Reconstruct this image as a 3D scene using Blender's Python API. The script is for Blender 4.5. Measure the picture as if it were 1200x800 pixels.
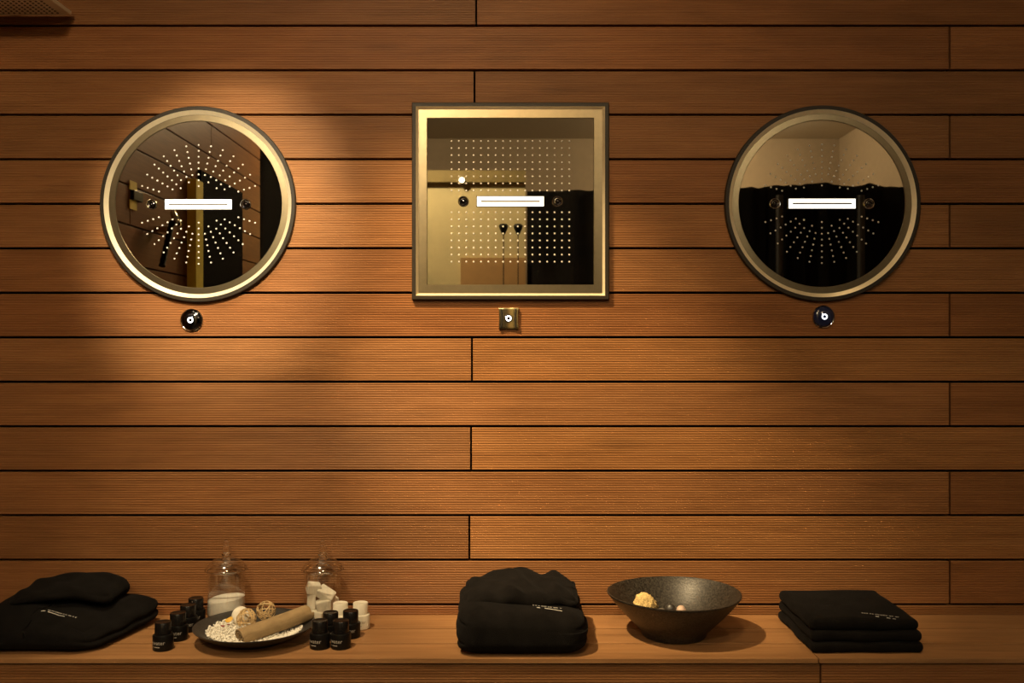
import bpy, bmesh, math, random
from mathutils import Vector, Matrix, noise
from mathutils.bvhtree import BVHTree
random.seed(7)
PI = math.pi
S = bpy.context.scene
COL = S.collection
for o in list(bpy.data.objects): bpy.data.objects.remove(o)

# ------------------------------------------------------------------ camera
EYE = 1.09; CAMD = 2.24
cam_d = bpy.data.cameras.new('camera'); cam = bpy.data.objects.new('camera', cam_d)
COL.objects.link(cam); cam.location = (0, -CAMD, EYE); cam.rotation_euler = (PI/2, 0, 0)
cam_d.sensor_width = 36; cam_d.lens = 33.6; cam_d.clip_start = 0.02
S.camera = cam
# ------------------------------------------------------------------ world, exposure
W = bpy.data.worlds.new('world'); S.world = W; W.use_nodes = True
W.node_tree.nodes['Background'].inputs[0].default_value = (0.9, 0.7, 0.5, 1)
W.node_tree.nodes['Background'].inputs[1].default_value = 0.02
S.view_settings.view_transform = 'Standard'; S.view_settings.look = 'None'
S.view_settings.gamma = 1; S.view_settings.use_curve_mapping = False
S.view_settings.exposure = 0.0
# ------------------------------------------------------------------ lamps (position, aim, watts, cone deg, blend, radius, colour)
WASH = (1.0, 0.66, 0.31); WARM = (1.0, 0.78, 0.46); AMBER = (1.0, 0.73, 0.39); PALE = (1.0, 0.84, 0.58)
SPOTS = [
    ((-0.30, -1.90, 2.62), (-0.675, 0.0, 1.36), 540, 18.0, 0.85, 0.03, (1.0, 0.85, 0.60),  'aimed at the left round shower head'),
    ((-0.85, -0.95, 2.62), (0.13, 0.0, 0.84), 420, 30, 0.95, 0.03, AMBER, 'near the wall, turned towards the middle of the bench'),
    ((-0.78, -0.85, 2.62), (-0.46, -0.12, 0.45), 135, 36, 0.8, 0.03, WARM, 'near the wall above the plate and the jars'),
    ((0.00, -1.90, 2.62), (-0.05, 0.0, 1.15), 66, 58, 1.0, 0.06, WASH, 'added as a broad wash, above the middle of the room'),  # unseen lamp, added as general fill over the wall
    ((-0.55, -3.00, 2.62), (-0.95, 0.0, 1.20), 80, 44, 1.0, 0.20, WASH, 'added as a broad fill, near the end of the left planked wall'),  # unseen lamp, added to fill the left part of the wall
    ((1.02, -0.55, 2.62), (0.98, -0.22, 0.45), 34, 34, 1.0, 0.04, AMBER, 'added to brighten the bench end, above the folded towel'),  # unseen lamp, added to lift the dark end of the bench
]
HALL_FILL = [((-0.7, -3.25, 2.62), 75), ((1.5, -4.6, 2.62), 40)]  # unseen downlights added to brighten the hall in the reflections

# ------------------------------------------------------------------ helpers
def R(d): return math.radians(d)
def tag(o, label=None, cat=None, group=None, kind=None):
    if label: o['label'] = label
    if cat: o['category'] = cat
    if group: o['group'] = group
    if kind: o['kind'] = kind
    return o
def empty(name, loc=(0, 0, 0), rot=(0, 0, 0)):
    o = bpy.data.objects.new(name, None); COL.objects.link(o)
    o.location = loc; o.rotation_euler = rot; o.empty_display_size = 0.05
    return o
def link(name, me, mat=None, parent=None, loc=(0, 0, 0), rot=(0, 0, 0)):
    o = bpy.data.objects.new(name, me); COL.objects.link(o)
    if mat and not me.materials: me.materials.append(mat)
    o.parent = parent; o.location = loc; o.rotation_euler = rot
    return o
def done(bm, smooth=None):
    bmesh.ops.recalc_face_normals(bm, faces=bm.faces)
    me = bpy.data.meshes.new('m'); bm.to_mesh(me); bm.free()
    if smooth is not None:
        for p in me.polygons: p.use_smooth = True
        if smooth < 180:
            me.set_sharp_from_angle(angle=R(smooth))
    return me
def obj(name, bm, mat, parent=None, smooth=None, loc=(0, 0, 0), rot=(0, 0, 0)):
    me = done(bm, smooth); me.name = name
    return link(name, me, mat, parent, loc, rot)
def copy_tree(o, parent=None):
    c = o.copy(); COL.objects.link(c); c.parent = parent
    for ch in list(o.children): copy_tree(ch, c)
    return c
def box(bm, x0, x1, y0, y1, z0, z1, bev=0):
    r = bmesh.ops.create_cube(bm, size=1)
    vs = r['verts']
    for v in vs:
        v.co = Vector((x0 if v.co.x < 0 else x1, y0 if v.co.y < 0 else y1, z0 if v.co.z < 0 else z1))
    if bev:
        es = list({e for v in vs for e in v.link_edges})
        bmesh.ops.bevel(bm, geom=es, offset=bev, segments=2, affect='EDGES', profile=0.5)
    return vs
def lathe(bm, prof, n=48, cx=0, cy=0, closed=False, sx=1, sy=1):
    rings = []
    for r, z in prof:
        if r < 1e-6: rings.append([bm.verts.new((cx, cy, z))])
        else: rings.append([bm.verts.new((cx+r*sx*math.cos(2*PI*i/n), cy+r*sy*math.sin(2*PI*i/n), z)) for i in range(n)])
    prs = list(zip(rings, rings[1:]))
    if closed: prs.append((rings[-1], rings[0]))
    for a, b in prs:
        for i in range(n):
            j = (i+1) % n
            if len(a) == 1 and len(b) == 1: continue
            if len(a) == 1: bm.faces.new((a[0], b[i], b[j]))
            elif len(b) == 1: bm.faces.new((a[i], a[j], b[0]))
            else: bm.faces.new((a[i], a[j], b[j], b[i]))
def tube(bm, pts, r, n=8, caps=True, closed=False):
    pts = [Vector(p) for p in pts]; rings = []
    up = None; m = len(pts)
    for i, p in enumerate(pts):
        if closed: t = (pts[(i+1) % m]-pts[i-1]).normalized()
        else: t = (pts[min(i+1, m-1)]-pts[max(i-1, 0)]).normalized()
        if up is None: up = t.orthogonal().normalized()
        up = (up - t*up.dot(t)).normalized()
        s = t.cross(up); rr = r[i] if isinstance(r, (list, tuple)) else r
        rings.append([bm.verts.new(p+(up*math.cos(2*PI*k/n)+s*math.sin(2*PI*k/n))*rr) for k in range(n)])
    prs = list(zip(rings, rings[1:]))
    if closed: prs.append((rings[-1], rings[0]))
    for a, b in prs:
        for k in range(n): bm.faces.new((a[k], a[(k+1) % n], b[(k+1) % n], b[k]))
    if caps and not closed:
        bm.faces.new(rings[0][::-1]); bm.faces.new(rings[-1])
def rbox(bm, x0, x1, y0, y1, z0, z1, r, n=(24, 24, 12), fn=None):
    """rounded box as a fine shell; fn(co, unit) -> co deforms it"""
    def lin(a, b, k, i): return a+(b-a)*i/k
    lo = Vector((x0, y0, z0)); hi = Vector((x1, y1, z1)); r = Vector(r) if not isinstance(r, (int, float)) else Vector((r, r, r))
    cache = {}
    def vert(i, j, k):
        key = (i, j, k)
        if key in cache: return cache[key]
        u = Vector((i/n[0], j/n[1], k/n[2]))
        # spacing concentrated towards the edges
        u2 = Vector([0.5-0.5*math.cos(PI*t)*0.35 - 0.35*0.5*(1-2*t)/0.5*0 + (t-0.5)*0.65 for t in u])
        p = Vector([lo[a]+(hi[a]-lo[a])*u2[a] for a in range(3)])
        q = Vector([min(max(p[a], lo[a]+r[a]), hi[a]-r[a]) for a in range(3)])
        d = Vector([(p[a]-q[a])/r[a] for a in range(3)])
        if d.length > 1e-6:
            d = d.normalized(); p = Vector([q[a]+d[a]*r[a] for a in range(3)])
        if fn: p = fn(p, u2)
        cache[key] = bm.verts.new(p); return cache[key]
    X, Y, Z = n
    for k in (0, Z):
        for i in range(X):
            for j in range(Y): bm.faces.new((vert(i, j, k), vert(i+1, j, k), vert(i+1, j+1, k), vert(i, j+1, k)))
    for j in (0, Y):
        for i in range(X):
            for k in range(Z): bm.faces.new((vert(i, j, k), vert(i+1, j, k), vert(i+1, j, k+1), vert(i, j, k+1)))
    for i in (0, X):
        for j in range(Y):
            for k in range(Z): bm.faces.new((vert(i, j, k), vert(i, j+1, k), vert(i, j+1, k+1), vert(i, j, k+1)))
def nz(x, y, z, s=1.0, seed=0): return noise.noise(Vector((x*s+seed*7.3, y*s-seed*3.1, z*s+seed*1.7)))

# ------------------------------------------------------------------ materials
def new_mat(name):
    m = bpy.data.materials.new(name); m.use_nodes = True
    nt = m.node_tree; b = nt.nodes['Principled BSDF']
    return m, nt, b
def N(nt, typ, **kw):
    n = nt.nodes.new(typ)
    for k, v in kw.items():
        if k in n.inputs.keys(): n.inputs[k].default_value = v
        else: setattr(n, k, v)
    return n
def ramp(nt, stops):
    r = nt.nodes.new('ShaderNodeValToRGB'); e = r.color_ramp.elements
    while len(e) < len(stops): e.new(0.5)
    for i, (p, c) in enumerate(stops): e[i].position = p; e[i].color = (*c, 1)
    return r
def plain(name, col, rough=0.5, metal=0.0, nscale=0, namp=0.15, bump=0, bscale=200, **kw):
    m, nt, b = new_mat(name)
    b.inputs['Roughness'].default_value = rough; b.inputs['Metallic'].default_value = metal
    tc = N(nt, 'ShaderNodeTexCoord')
    n = N(nt, 'ShaderNodeTexNoise', Scale=nscale or 20.0, Detail=4.0); nt.links.new(tc.outputs['Object'], n.inputs['Vector'])
    r = ramp(nt, [(0.25, tuple(c*(1-namp) for c in col)), (0.75, tuple(min(1, c*(1+namp)) for c in col))])
    nt.links.new(n.outputs['Fac'], r.inputs['Fac']); nt.links.new(r.outputs['Color'], b.inputs['Base Color'])
    if bump:
        n2 = N(nt, 'ShaderNodeTexNoise', Scale=float(bscale), Detail=3.0); nt.links.new(tc.outputs['Object'], n2.inputs['Vector'])
        bp = N(nt, 'ShaderNodeBump', Strength=bump, Distance=0.002); nt.links.new(n2.outputs['Fac'], bp.inputs['Height'])
        nt.links.new(bp.outputs['Normal'], b.inputs['Normal'])
    for k, v in kw.items(): b.inputs[k].default_value = v
    return m
def wood(name, dark, mid, light, rough=0.45, vary=0.22, axis=0):
    m, nt, b = new_mat(name)
    tc = N(nt, 'ShaderNodeTexCoord'); oi = N(nt, 'ShaderNodeObjectInfo')
    mp = N(nt, 'ShaderNodeMapping'); mp.inputs['Scale'].default_value = (1.6, 45, 45) if axis == 0 else (45, 1.6, 45)
    comb = N(nt, 'ShaderNodeVectorMath', operation='ADD'); ml = N(nt, 'ShaderNodeMath', operation='MULTIPLY'); ml.inputs[1].default_value = 37.0
    cx = N(nt, 'ShaderNodeCombineXYZ')
    nt.links.new(oi.outputs['Random'], ml.inputs[0])
    for k in range(3): nt.links.new(ml.outputs[0], cx.inputs[k])
    nt.links.new(tc.outputs['Object'], comb.inputs[0]); nt.links.new(cx.outputs[0], comb.inputs[1])
    nt.links.new(comb.outputs[0], mp.inputs['Vector'])
    g = N(nt, 'ShaderNodeTexNoise', Scale=3.0, Detail=6.0, Roughness=0.6, Distortion=0.3); nt.links.new(mp.outputs[0], g.inputs['Vector'])
    r = ramp(nt, [(0.22, dark), (0.5, mid), (0.8, light)]); nt.links.new(g.outputs['Fac'], r.inputs['Fac'])
    mp2 = N(nt, 'ShaderNodeMapping'); mp2.inputs['Scale'].default_value = (2.2, 9, 9) if axis == 0 else (9, 2.2, 9)
    nt.links.new(comb.outputs[0], mp2.inputs['Vector'])
    bl = N(nt, 'ShaderNodeTexNoise', Scale=1.6, Detail=3.0, Distortion=0.8); nt.links.new(mp2.outputs[0], bl.inputs['Vector'])
    mr = N(nt, 'ShaderNodeMapRange'); mr.inputs[1].default_value = 0.3; mr.inputs[2].default_value = 0.7; mr.inputs[3].default_value = 0.87; mr.inputs[4].default_value = 1.10
    nt.links.new(bl.outputs['Fac'], mr.inputs[0])
    vr = N(nt, 'ShaderNodeMix', data_type='RGBA', blend_type='MULTIPLY')                          # each board's own tone
    vr.inputs[0].default_value = 1.0; nt.links.new(r.outputs['Color'], vr.inputs[6]); nt.links.new(oi.outputs['Color'], vr.inputs[7])
    # a few dark knots and short streaks
    mp3 = N(nt, 'ShaderNodeMapping'); mp3.inputs['Scale'].default_value = (2.6, 13, 13) if axis == 0 else (13, 2.6, 13); nt.links.new(comb.outputs[0], mp3.inputs['Vector'])
    kn = N(nt, 'ShaderNodeTexVoronoi', Scale=1.0); nt.links.new(mp3.outputs[0], kn.inputs['Vector'])
    km = N(nt, 'ShaderNodeMapRange'); km.inputs[1].default_value = 0.03; km.inputs[2].default_value = 0.22; km.inputs[3].default_value = 0.80; km.inputs[4].default_value = 1.0
    nt.links.new(kn.outputs['Distance'], km.inputs[0])
    mu = N(nt, 'ShaderNodeMath', operation='MULTIPLY'); nt.links.new(mr.outputs[0], mu.inputs[0]); nt.links.new(km.outputs[0], mu.inputs[1])
    hs = N(nt, 'ShaderNodeHueSaturation'); nt.links.new(vr.outputs[2], hs.inputs['Color']); nt.links.new(mu.outputs[0], hs.inputs['Value'])
    nt.links.new(hs.outputs['Color'], b.inputs['Base Color'])
    b.inputs['Roughness'].default_value = rough; b.inputs['Specular IOR Level'].default_value = 0.13
    bp = N(nt, 'ShaderNodeBump', Strength=0.25, Distance=0.0008); nt.links.new(g.outputs['Fac'], bp.inputs['Height']); nt.links.new(bp.outputs['Normal'], b.inputs['Normal'])
    return m
def emit(name, col, strength):
    m, nt, b = new_mat(name)
    b.inputs['Base Color'].default_value = (*col, 1); b.inputs['Emission Color'].default_value = (*col, 1); b.inputs['Emission Strength'].default_value = strength
    return m
def thin_glass(name):
    m, nt, b = new_mat(name); nt.nodes.remove(b)
    out = nt.nodes['Material Output']
    t = N(nt, 'ShaderNodeBsdfTransparent'); t.inputs[0].default_value = (0.965, 0.965, 0.95, 1)
    g = N(nt, 'ShaderNodeBsdfGlossy', Roughness=0.10); g.inputs[0].default_value = (1, 1, 1, 1)
    lw = N(nt, 'ShaderNodeLayerWeight', Blend=0.5); pw = N(nt, 'ShaderNodeMath', operation='POWER'); pw.inputs[1].default_value = 3.0
    f = N(nt, 'ShaderNodeMath', operation='MULTIPLY_ADD'); f.inputs[1].default_value = 0.80; f.inputs[2].default_value = 0.12
    nt.links.new(lw.outputs['Facing'], pw.inputs[0]); nt.links.new(pw.outputs[0], f.inputs[0])
    mx = N(nt, 'ShaderNodeMixShader')
    nt.links.new(f.outputs[0], mx.inputs[0]); nt.links.new(t.outputs[0], mx.inputs[1]); nt.links.new(g.outputs[0], mx.inputs[2])
    nt.links.new(mx.outputs[0], out.inputs['Surface'])
    return m
M = {}
M['ipe'] = wood('wall_wood', (0.198, 0.080, 0.027), (0.250, 0.108, 0.039), (0.295, 0.134, 0.051), rough=0.42)
M['ipe_side'] = wood('side_wall_wood', (0.198, 0.080, 0.027), (0.250, 0.108, 0.039), (0.295, 0.134, 0.051), rough=0.42, axis=1)
M['bench'] = wood('bench_wood', (0.22, 0.105, 0.040), (0.295, 0.148, 0.060), (0.35, 0.185, 0.08), rough=0.5, vary=0.12)
M['backing'] = plain('black_backing', (0.006, 0.004, 0.003), 0.9, **{'Specular IOR Level': 0.03})
M['bronze'] = plain('dark_bronze', (0.022, 0.016, 0.010), 0.45, 0.0, nscale=60, namp=0.08, **{'Specular IOR Level': 0.25})
M['champagne'] = plain('satin_champagne', (0.26, 0.215, 0.135), 0.33, 1.0, nscale=80, namp=0.06)
M['champagne_lit_lip'] = plain('satin_champagne_lit_lip', (0.90, 0.78, 0.54), 0.35, 0.5, nscale=80, namp=0.05)  # paler copy of the band metal, its bright reflection put into the colour
M['satin'] = plain('satin_nickel', (0.80, 0.72, 0.54), 0.45, 0.2, namp=0.04)
M['mirror'] = plain('smoked_mirror', (0.50, 0.45, 0.36), 0.015, 1.0, namp=0.01)
M['chrome'] = plain('chrome', (0.62, 0.60, 0.56), 0.08, 1.0, namp=0.02)
M['dark_chrome'] = plain('dark_chrome', (0.10, 0.10, 0.12), 0.08, 1.0, namp=0.02)
M['brass'] = plain('satin_brass', (0.60, 0.47, 0.24), 0.22, 1.0, namp=0.05)
M['nozzle'] = plain('grey_nozzle', (0.62, 0.58, 0.52), 0.45, namp=0.04)
M['led'] = emit('light_bar_diffuser', (1.0, 0.95, 0.84), 1.7)
M['slot'] = plain('grey_slot', (0.12, 0.105, 0.09), 0.5)
M['led_ring'] = emit('button_ring_light', (0.85, 0.9, 1.0), 2.2)
M['black_rubber'] = plain('black_rubber', (0.01, 0.01, 0.01), 0.6)
M['terry'] = plain('black_terry', (0.0070, 0.0060, 0.0054), 0.9, nscale=35, namp=0.3, bump=0.8, bscale=700)
M['terry'].node_tree.nodes['Principled BSDF'].inputs['Sheen Weight'].default_value = 0.015
M['terry'].node_tree.nodes['Principled BSDF'].inputs['Specular IOR Level'].default_value = 0.04
M['terry'].node_tree.nodes['Principled BSDF'].inputs['Sheen Roughness'].default_value = 0.5
M['thread'] = plain('white_thread', (0.75, 0.72, 0.66), 0.6, namp=0.05)
M['black_plastic'] = plain('black_plastic', (0.005, 0.0045, 0.004), 0.34, namp=0.1, **{'Specular IOR Level': 0.25})
M['black_cap'] = plain('black_cap_plastic', (0.007, 0.006, 0.0055), 0.26, namp=0.1, **{'Specular IOR Level': 0.35})
M['print'] = plain('silver_print', (0.42, 0.40, 0.36), 0.5, namp=0.05)
M['cream_plastic'] = plain('cream_plastic', (0.78, 0.73, 0.60), 0.4, namp=0.03)
M['cream_print'] = plain('grey_print', (0.35, 0.31, 0.25), 0.5)
M['glass'] = thin_glass('thin_clear_glass')
M['solid_glass'] = plain('solid_clear_glass', (1, 1, 1), 0.02, namp=0.0, **{'Transmission Weight': 1.0, 'IOR': 1.46})
M['salt'] = plain('white_salt', (0.80, 0.77, 0.70), 0.8, nscale=300, namp=0.06, bump=0.5, bscale=900)
M['soap'] = plain('white_soap', (0.80, 0.75, 0.64), 0.55, nscale=40, namp=0.06, bump=0.3, bscale=120)
M['pebble'] = plain('white_pebbles', (0.82, 0.79, 0.71), 0.7, nscale=150, namp=0.08)
M['plate'] = plain('black_stoneware', (0.030, 0.027, 0.024), 0.45, nscale=90, namp=0.25, bump=0.15, bscale=300)
M['rattan'] = plain('rattan', (0.62, 0.44, 0.22), 0.6, nscale=60, namp=0.25)
M['khaki'] = plain('khaki_towel', (0.36, 0.25, 0.125), 0.95, nscale=50, namp=0.14, bump=0.8, bscale=900)
M['yellow'] = plain('yellow_petal', (0.72, 0.42, 0.05), 0.6)
M['red'] = plain('dark_red_petal', (0.25, 0.03, 0.03), 0.6)
M['sponge'] = plain('yellow_sponge', (0.66, 0.48, 0.20), 0.9, nscale=160, namp=0.3, bump=1.0, bscale=300)
M['stone_dark'] = plain('dark_pebble', (0.035, 0.032, 0.03), 0.4, nscale=70, namp=0.3)
M['stone_grey'] = plain('grey_pebble', (0.13, 0.12, 0.105), 0.5, nscale=70, namp=0.3)
M['stone_pink'] = plain('pale_pink_pebble', (0.58, 0.42, 0.33), 0.5, nscale=70, namp=0.3)
M['ceiling'] = plain('beige_ceiling', (0.60, 0.52, 0.40), 0.85, namp=0.03)
M['rearwall'] = plain('brown_plaster', (0.36, 0.28, 0.19), 0.85, namp=0.05)
M['cream'] = plain('cream_wall', (0.72, 0.62, 0.34), 0.8, namp=0.04)
M['olive'] = plain('olive_fascia', (0.26, 0.20, 0.075), 0.7, namp=0.05)
M['tanpanel'] = plain('tan_panel', (0.50, 0.30, 0.12), 0.7, namp=0.05)
M['black_cloth'] = plain('black_drape', (0.010, 0.009, 0.008), 0.9, namp=0.2, **{'Specular IOR Level': 0.05})
M['floor'] = plain('brown_floor', (0.10, 0.07, 0.05), 0.5, nscale=6, namp=0.15)
M['yellow_tag'] = plain('yellow_card', (0.90, 0.72, 0.06), 0.6)
M['lamp_glow'] = emit('lamp_lens', (1.0, 0.85, 0.62), 12.0)
# bowl glaze: dark bronze-black with fine speckle
m, nt, b = new_mat('speckled_bowl_glaze')
tc = N(nt, 'ShaderNodeTexCoord'); v = N(nt, 'ShaderNodeTexNoise', Scale=260.0, Detail=2.0); nt.links.new(tc.outputs['Object'], v.inputs['Vector'])
rr = ramp(nt, [(0.35, (0.008, 0.0065, 0.005)), (0.50, (0.027, 0.023, 0.018)), (0.72, (0.055, 0.048, 0.038))]); nt.links.new(v.outputs['Fac'], rr.inputs['Fac'])
nt.links.new(rr.outputs['Color'], b.inputs['Base Color']); b.inputs['Roughness'].default_value = 0.40; b.inputs['Metallic'].default_value = 0.0
bp = N(nt, 'ShaderNodeBump', Strength=0.3, Distance=0.001); nt.links.new(v.outputs['Fac'], bp.inputs['Height']); nt.links.new(bp.outputs['Normal'], b.inputs['Normal'])
M['bowl'] = m

# ------------------------------------------------------------------ the room shell
XL, XR, YB, ZC = -1.30, 2.60, -5.36, 2.70
def slab(name, x0, x1, y0, y1, z0, z1, mat, parent=None, kind='structure'):
    bm = bmesh.new(); box(bm, x0, x1, y0, y1, z0, z1); o = obj(name, bm, M[mat], parent)
    if kind: o['kind'] = kind
    return o
slab('floor', -3.2, XR+0.1, YB-0.1, 0.1, -0.06, 0, 'floor')
slab('ceiling', -3.2, XR+0.1, YB-0.1, 0.1, ZC, ZC+0.06, 'ceiling')
slab('wall_back', -3.2, XR+0.1, YB-0.08, YB, 0, ZC, 'rearwall')
slab('wall_right', XR, XR+0.08, YB, 0.06, 0, ZC, 'rearwall')
slab('wall_left_rear', -3.2, -3.12, YB, -2.7, 0, ZC, 'rearwall')
slab('wall_left_return', -3.12, XL-0.06, -2.72, -2.64, 0, ZC, 'backing')

def plank_mesh(L, H, T, grooves=17, depth=0.0011):
    """grooved decking board: length along x, face towards -y, centred on x and z"""
    prof = []                       # (y, z) outline of the grooved face from bottom to top
    e = 0.0012; pitch = (H-0.004)/grooves
    prof.append((e, -H/2)); prof.append((0, -H/2+e))
    z = -H/2+0.002
    for k in range(grooves):
        a = z+k*pitch
        prof += [(0, a+pitch*0.28), (depth, a+pitch*0.42), (depth, a+pitch*0.66), (0, a+pitch*0.80)]
    prof.append((0, H/2-e)); prof.append((e, H/2))
    prof += [(T, H/2), (T, -H/2)]
    bm = bmesh.new()
    A = [bm.verts.new((-L/2, y, zz)) for y, zz in prof]; B = [bm.verts.new((L/2, y, zz)) for y, zz in prof]
    n = len(prof)
    for i in range(n): bm.faces.new((A[i], A[(i+1) % n], B[(i+1) % n], B[i]))
    bm.faces.new(A); bm.faces.new(B[::-1])
    return done(bm)
_pm = {}; TONE = random.Random(5)
def plank(name, x0, x1, zc, H, mat, parent, y=0.0, T=0.018, depth=0.0011):
    key = (round(x1-x0, 3), round(H, 4), mat, depth)
    if key not in _pm:
        _pm[key] = plank_mesh(x1-x0, H, T, depth=depth); _pm[key].materials.append(M[mat])
    o = bpy.data.objects.new(name, _pm[key]); COL.objects.link(o); o.parent = parent
    o.location = ((x0+x1)/2, y, zc)
    tn = TONE.uniform(0.84, 1.10); th = TONE.uniform(-0.06, 0.05); o.color = (tn, tn*(1+th), tn*(1+1.6*th), 1)
    return o
GAP = 0.0055; PITCH = 52.17*0.002
def seam_z(i): return EYE+(400-(30+52.17*i))*0.002     # lower edge of row i
wf = slab('wall_front', XL-0.06, XR, 0.018, 0.08, 0, ZC, 'backing')
PL = 1116*0.002
JX = {0: 558, 2: 556, 4: 555, 6: 554, 8: 553, 10: 552, 12: 550}
for i in range(-9, 18):
    zl = seam_z(i); zh = zl+PITCH
    if zl > ZC-0.03 or zh < 0.03: continue
    zh2 = min(zh, ZC); zl2 = max(zl, 0)
    j0 = (JX.get(i, 556)-600)*0.002 if i % 2 == 0 else (1113-600)*0.002
    cuts = [XL]+[j for j in (j0-PL, j0, j0+PL) if XL+0.01 < j < XR-0.01]+[XR]
    for a, c in zip(cuts, cuts[1:]):
        d = random.choice((0.0006, 0.0008, 0.0010))
        yo = random.uniform(-0.0006, 0.0006)
        pk = plank('plank', a+GAP*0.6/2+0.0008, c-GAP*0.6/2-0.0008, (zl2+zh2)/2, zh2-zl2-GAP, 'ipe', wf, y=yo, depth=d)
        if i in (8, 10, 12) and a > -0.3: pk.color = (1.14, 1.19, 1.14, 1)
# the left planked wall (seen in the left mirror): face towards +x
wl = slab('wall_left', XL-0.06, XL-0.02, -2.70, 0.018, 0, ZC, 'backing')
P2 = 0.135; k = 0; _lm = {}
zz = 0.0
while zz < ZC-0.02:
    h = min(P2, ZC-zz)
    js = [-2.70, -1.02, -0.0] if k % 2 else [-2.70, -1.9, -0.0]
    for a, c in zip(js, js[1:]):
        L = c-a-0.004; key = (round(L, 3), round(h, 3))
        if key not in _lm:
            bm = bmesh.new(); box(bm, -0.02, 0, -L/2, L/2, -h/2+0.003, h/2-0.003, 0.001); _lm[key] = done(bm); _lm[key].materials.append(M['ipe_side'])
        link('plank', _lm[key], None, wl, (XL, (a+c)/2, zz+h/2))
    zz += P2; k += 1

# ------------------------------------------------------------------ ceiling spot lamps
def aim(loc, tgt): return (Vector(tgt)-Vector(loc)).to_track_quat('-Z', 'Y').to_euler()
def spot_lamp(loc, tgt, watts, cone, blend, rad, col, where):
    t = empty('ceiling_spotlight', (loc[0], loc[1], ZC))
    tag(t, 'small black ceiling spotlight '+where, 'spotlight', 'ceiling spotlights')
    bm = bmesh.new(); lathe(bm, [(0, 0), (0.045, 0), (0.045, -0.012), (0.040, -0.014), (0, -0.014)], 24); obj('ceiling_rose', bm, M['black_plastic'], t, 40)
    rot = aim(loc, tgt)
    bm = bmesh.new(); lathe(bm, [(0, 0.055), (0.026, 0.050), (0.034, 0.03), (0.034, -0.03), (0.031, -0.03), (0.030, 0.028), (0, 0.03)], 24)
    off = (0, 0, loc[2]-ZC)
    obj('lamp_housing', bm, M['black_plastic'], t, 40, off, rot)
    bm = bmesh.new(); tube(bm, [(0, 0, -0.01), (0, 0, loc[2]-ZC+0.045)], 0.006, 8); obj('stem', bm, M['black_plastic'], t, 40)
    ld = bpy.data.lights.new('spot', 'SPOT'); ld.energy = watts; ld.spot_size = R(cone); ld.spot_blend = blend; ld.shadow_soft_size = rad; ld.color = col
    lo = bpy.data.objects.new('spot_beam', ld); COL.objects.link(lo); lo.parent = t
    d = (Vector(tgt)-Vector(loc)).normalized()*0.034
    lo.location = (d.x, d.y, off[2]+d.z); lo.rotation_euler = rot
for s in SPOTS: spot_lamp(*s)
for i, (loc, w) in enumerate(HALL_FILL):
    t = empty('added_downlight', (loc[0], loc[1], ZC))
    tag(t, ['round downlight added as fill in front of the cream wall', 'round downlight added as fill in front of the black drape'][i], 'downlight', 'added fill downlights')
    bm = bmesh.new(); lathe(bm, [(0.07, 0), (0.085, 0), (0.085, -0.008), (0.07, -0.012), (0.068, -0.006)], 32, closed=True); obj('trim_ring', bm, M['cream_plastic'], t, 40)
    bm = bmesh.new(); lathe(bm, [(0, -0.006), (0.069, -0.006), (0.069, -0.002), (0, -0.002)], 32); obj('lens', bm, M['lamp_glow'], t)
    ld = bpy.data.lights.new('downlight', 'POINT'); ld.energy = w; ld.shadow_soft_size = 0.06; ld.color = PALE
    lo = bpy.data.objects.new('glow', ld); COL.objects.link(lo); lo.parent = t; lo.location = (0, 0, -0.10)

# ------------------------------------------------------------------ the bench
BZ = 0.45
bench = empty('bench', (0, 0, 0))
tag(bench, 'long built-in wooden bench of planks along the foot of the wall', 'bench')
for y0, y1 in ((-0.1060, -0.001), (-0.2110, -0.1120), (-0.3100, -0.2170)):
    for x0, x1 in ((XL, 0.6185), (0.6205, XR)):
        key = ('seat', y0, x0); L = x1-x0
        bm = bmesh.new(); box(bm, -L/2, L/2, y0, y1, -0.010, 0, 0.0007); obj('seat_board', bm, M['bench'], bench, loc=((x0+x1)/2, 0, BZ))
zt = BZ-0.0110
while zt > 0.02:
    h = min(PITCH, zt)
    for x0, x1 in ((XL, 0.6235), (0.6275, XR)):
        plank('front_board', x0, x1, zt-h/2, h-GAP, 'ipe', bench, y=-0.3030)
    zt -= PITCH
bm = bmesh.new(); box(bm, XL, XR, -0.2840, -0.27, 0.0, BZ-0.011); box(bm, XL, XR, -0.02, -0.003, 0.0, BZ-0.011); obj('bench_frame', bm, M['backing'], bench)

# ------------------------------------------------------------------ wall shower heads  (local x right, y up, z out of the wall)
DEP = 0.012; MP = 0.004
def ring_prof_faces(bm, prof, shape, n):
    """closed profile of (half-size, z) swept round a circle or a square"""
    if shape == 'round': lathe(bm, prof, n, closed=True)
    else:
        rings = [[bm.verts.new((sx*r, sy*r, z)) for sx, sy in ((-1, -1), (1, -1), (1, 1), (-1, 1))] for r, z in prof]
        for a, b in zip(rings, rings[1:]+rings[:1]):
            for i in range(4):
                j = (i+1) % 4; bm.faces.new((a[i], a[j], b[j], b[i]))
def dome(bm, x, y, z, r, h, n=8):
    a = [bm.verts.new((x+r*math.cos(2*PI*i/n), y+r*math.sin(2*PI*i/n), z)) for i in range(n)]
    b = [bm.verts.new((x+0.62*r*math.cos(2*PI*i/n), y+0.62*r*math.sin(2*PI*i/n), z+h)) for i in range(n)]
    for i in range(n):
        j = (i+1) % n; bm.faces.new((a[i], a[j], b[j], b[i]))
    bm.faces.new(b)
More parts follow.
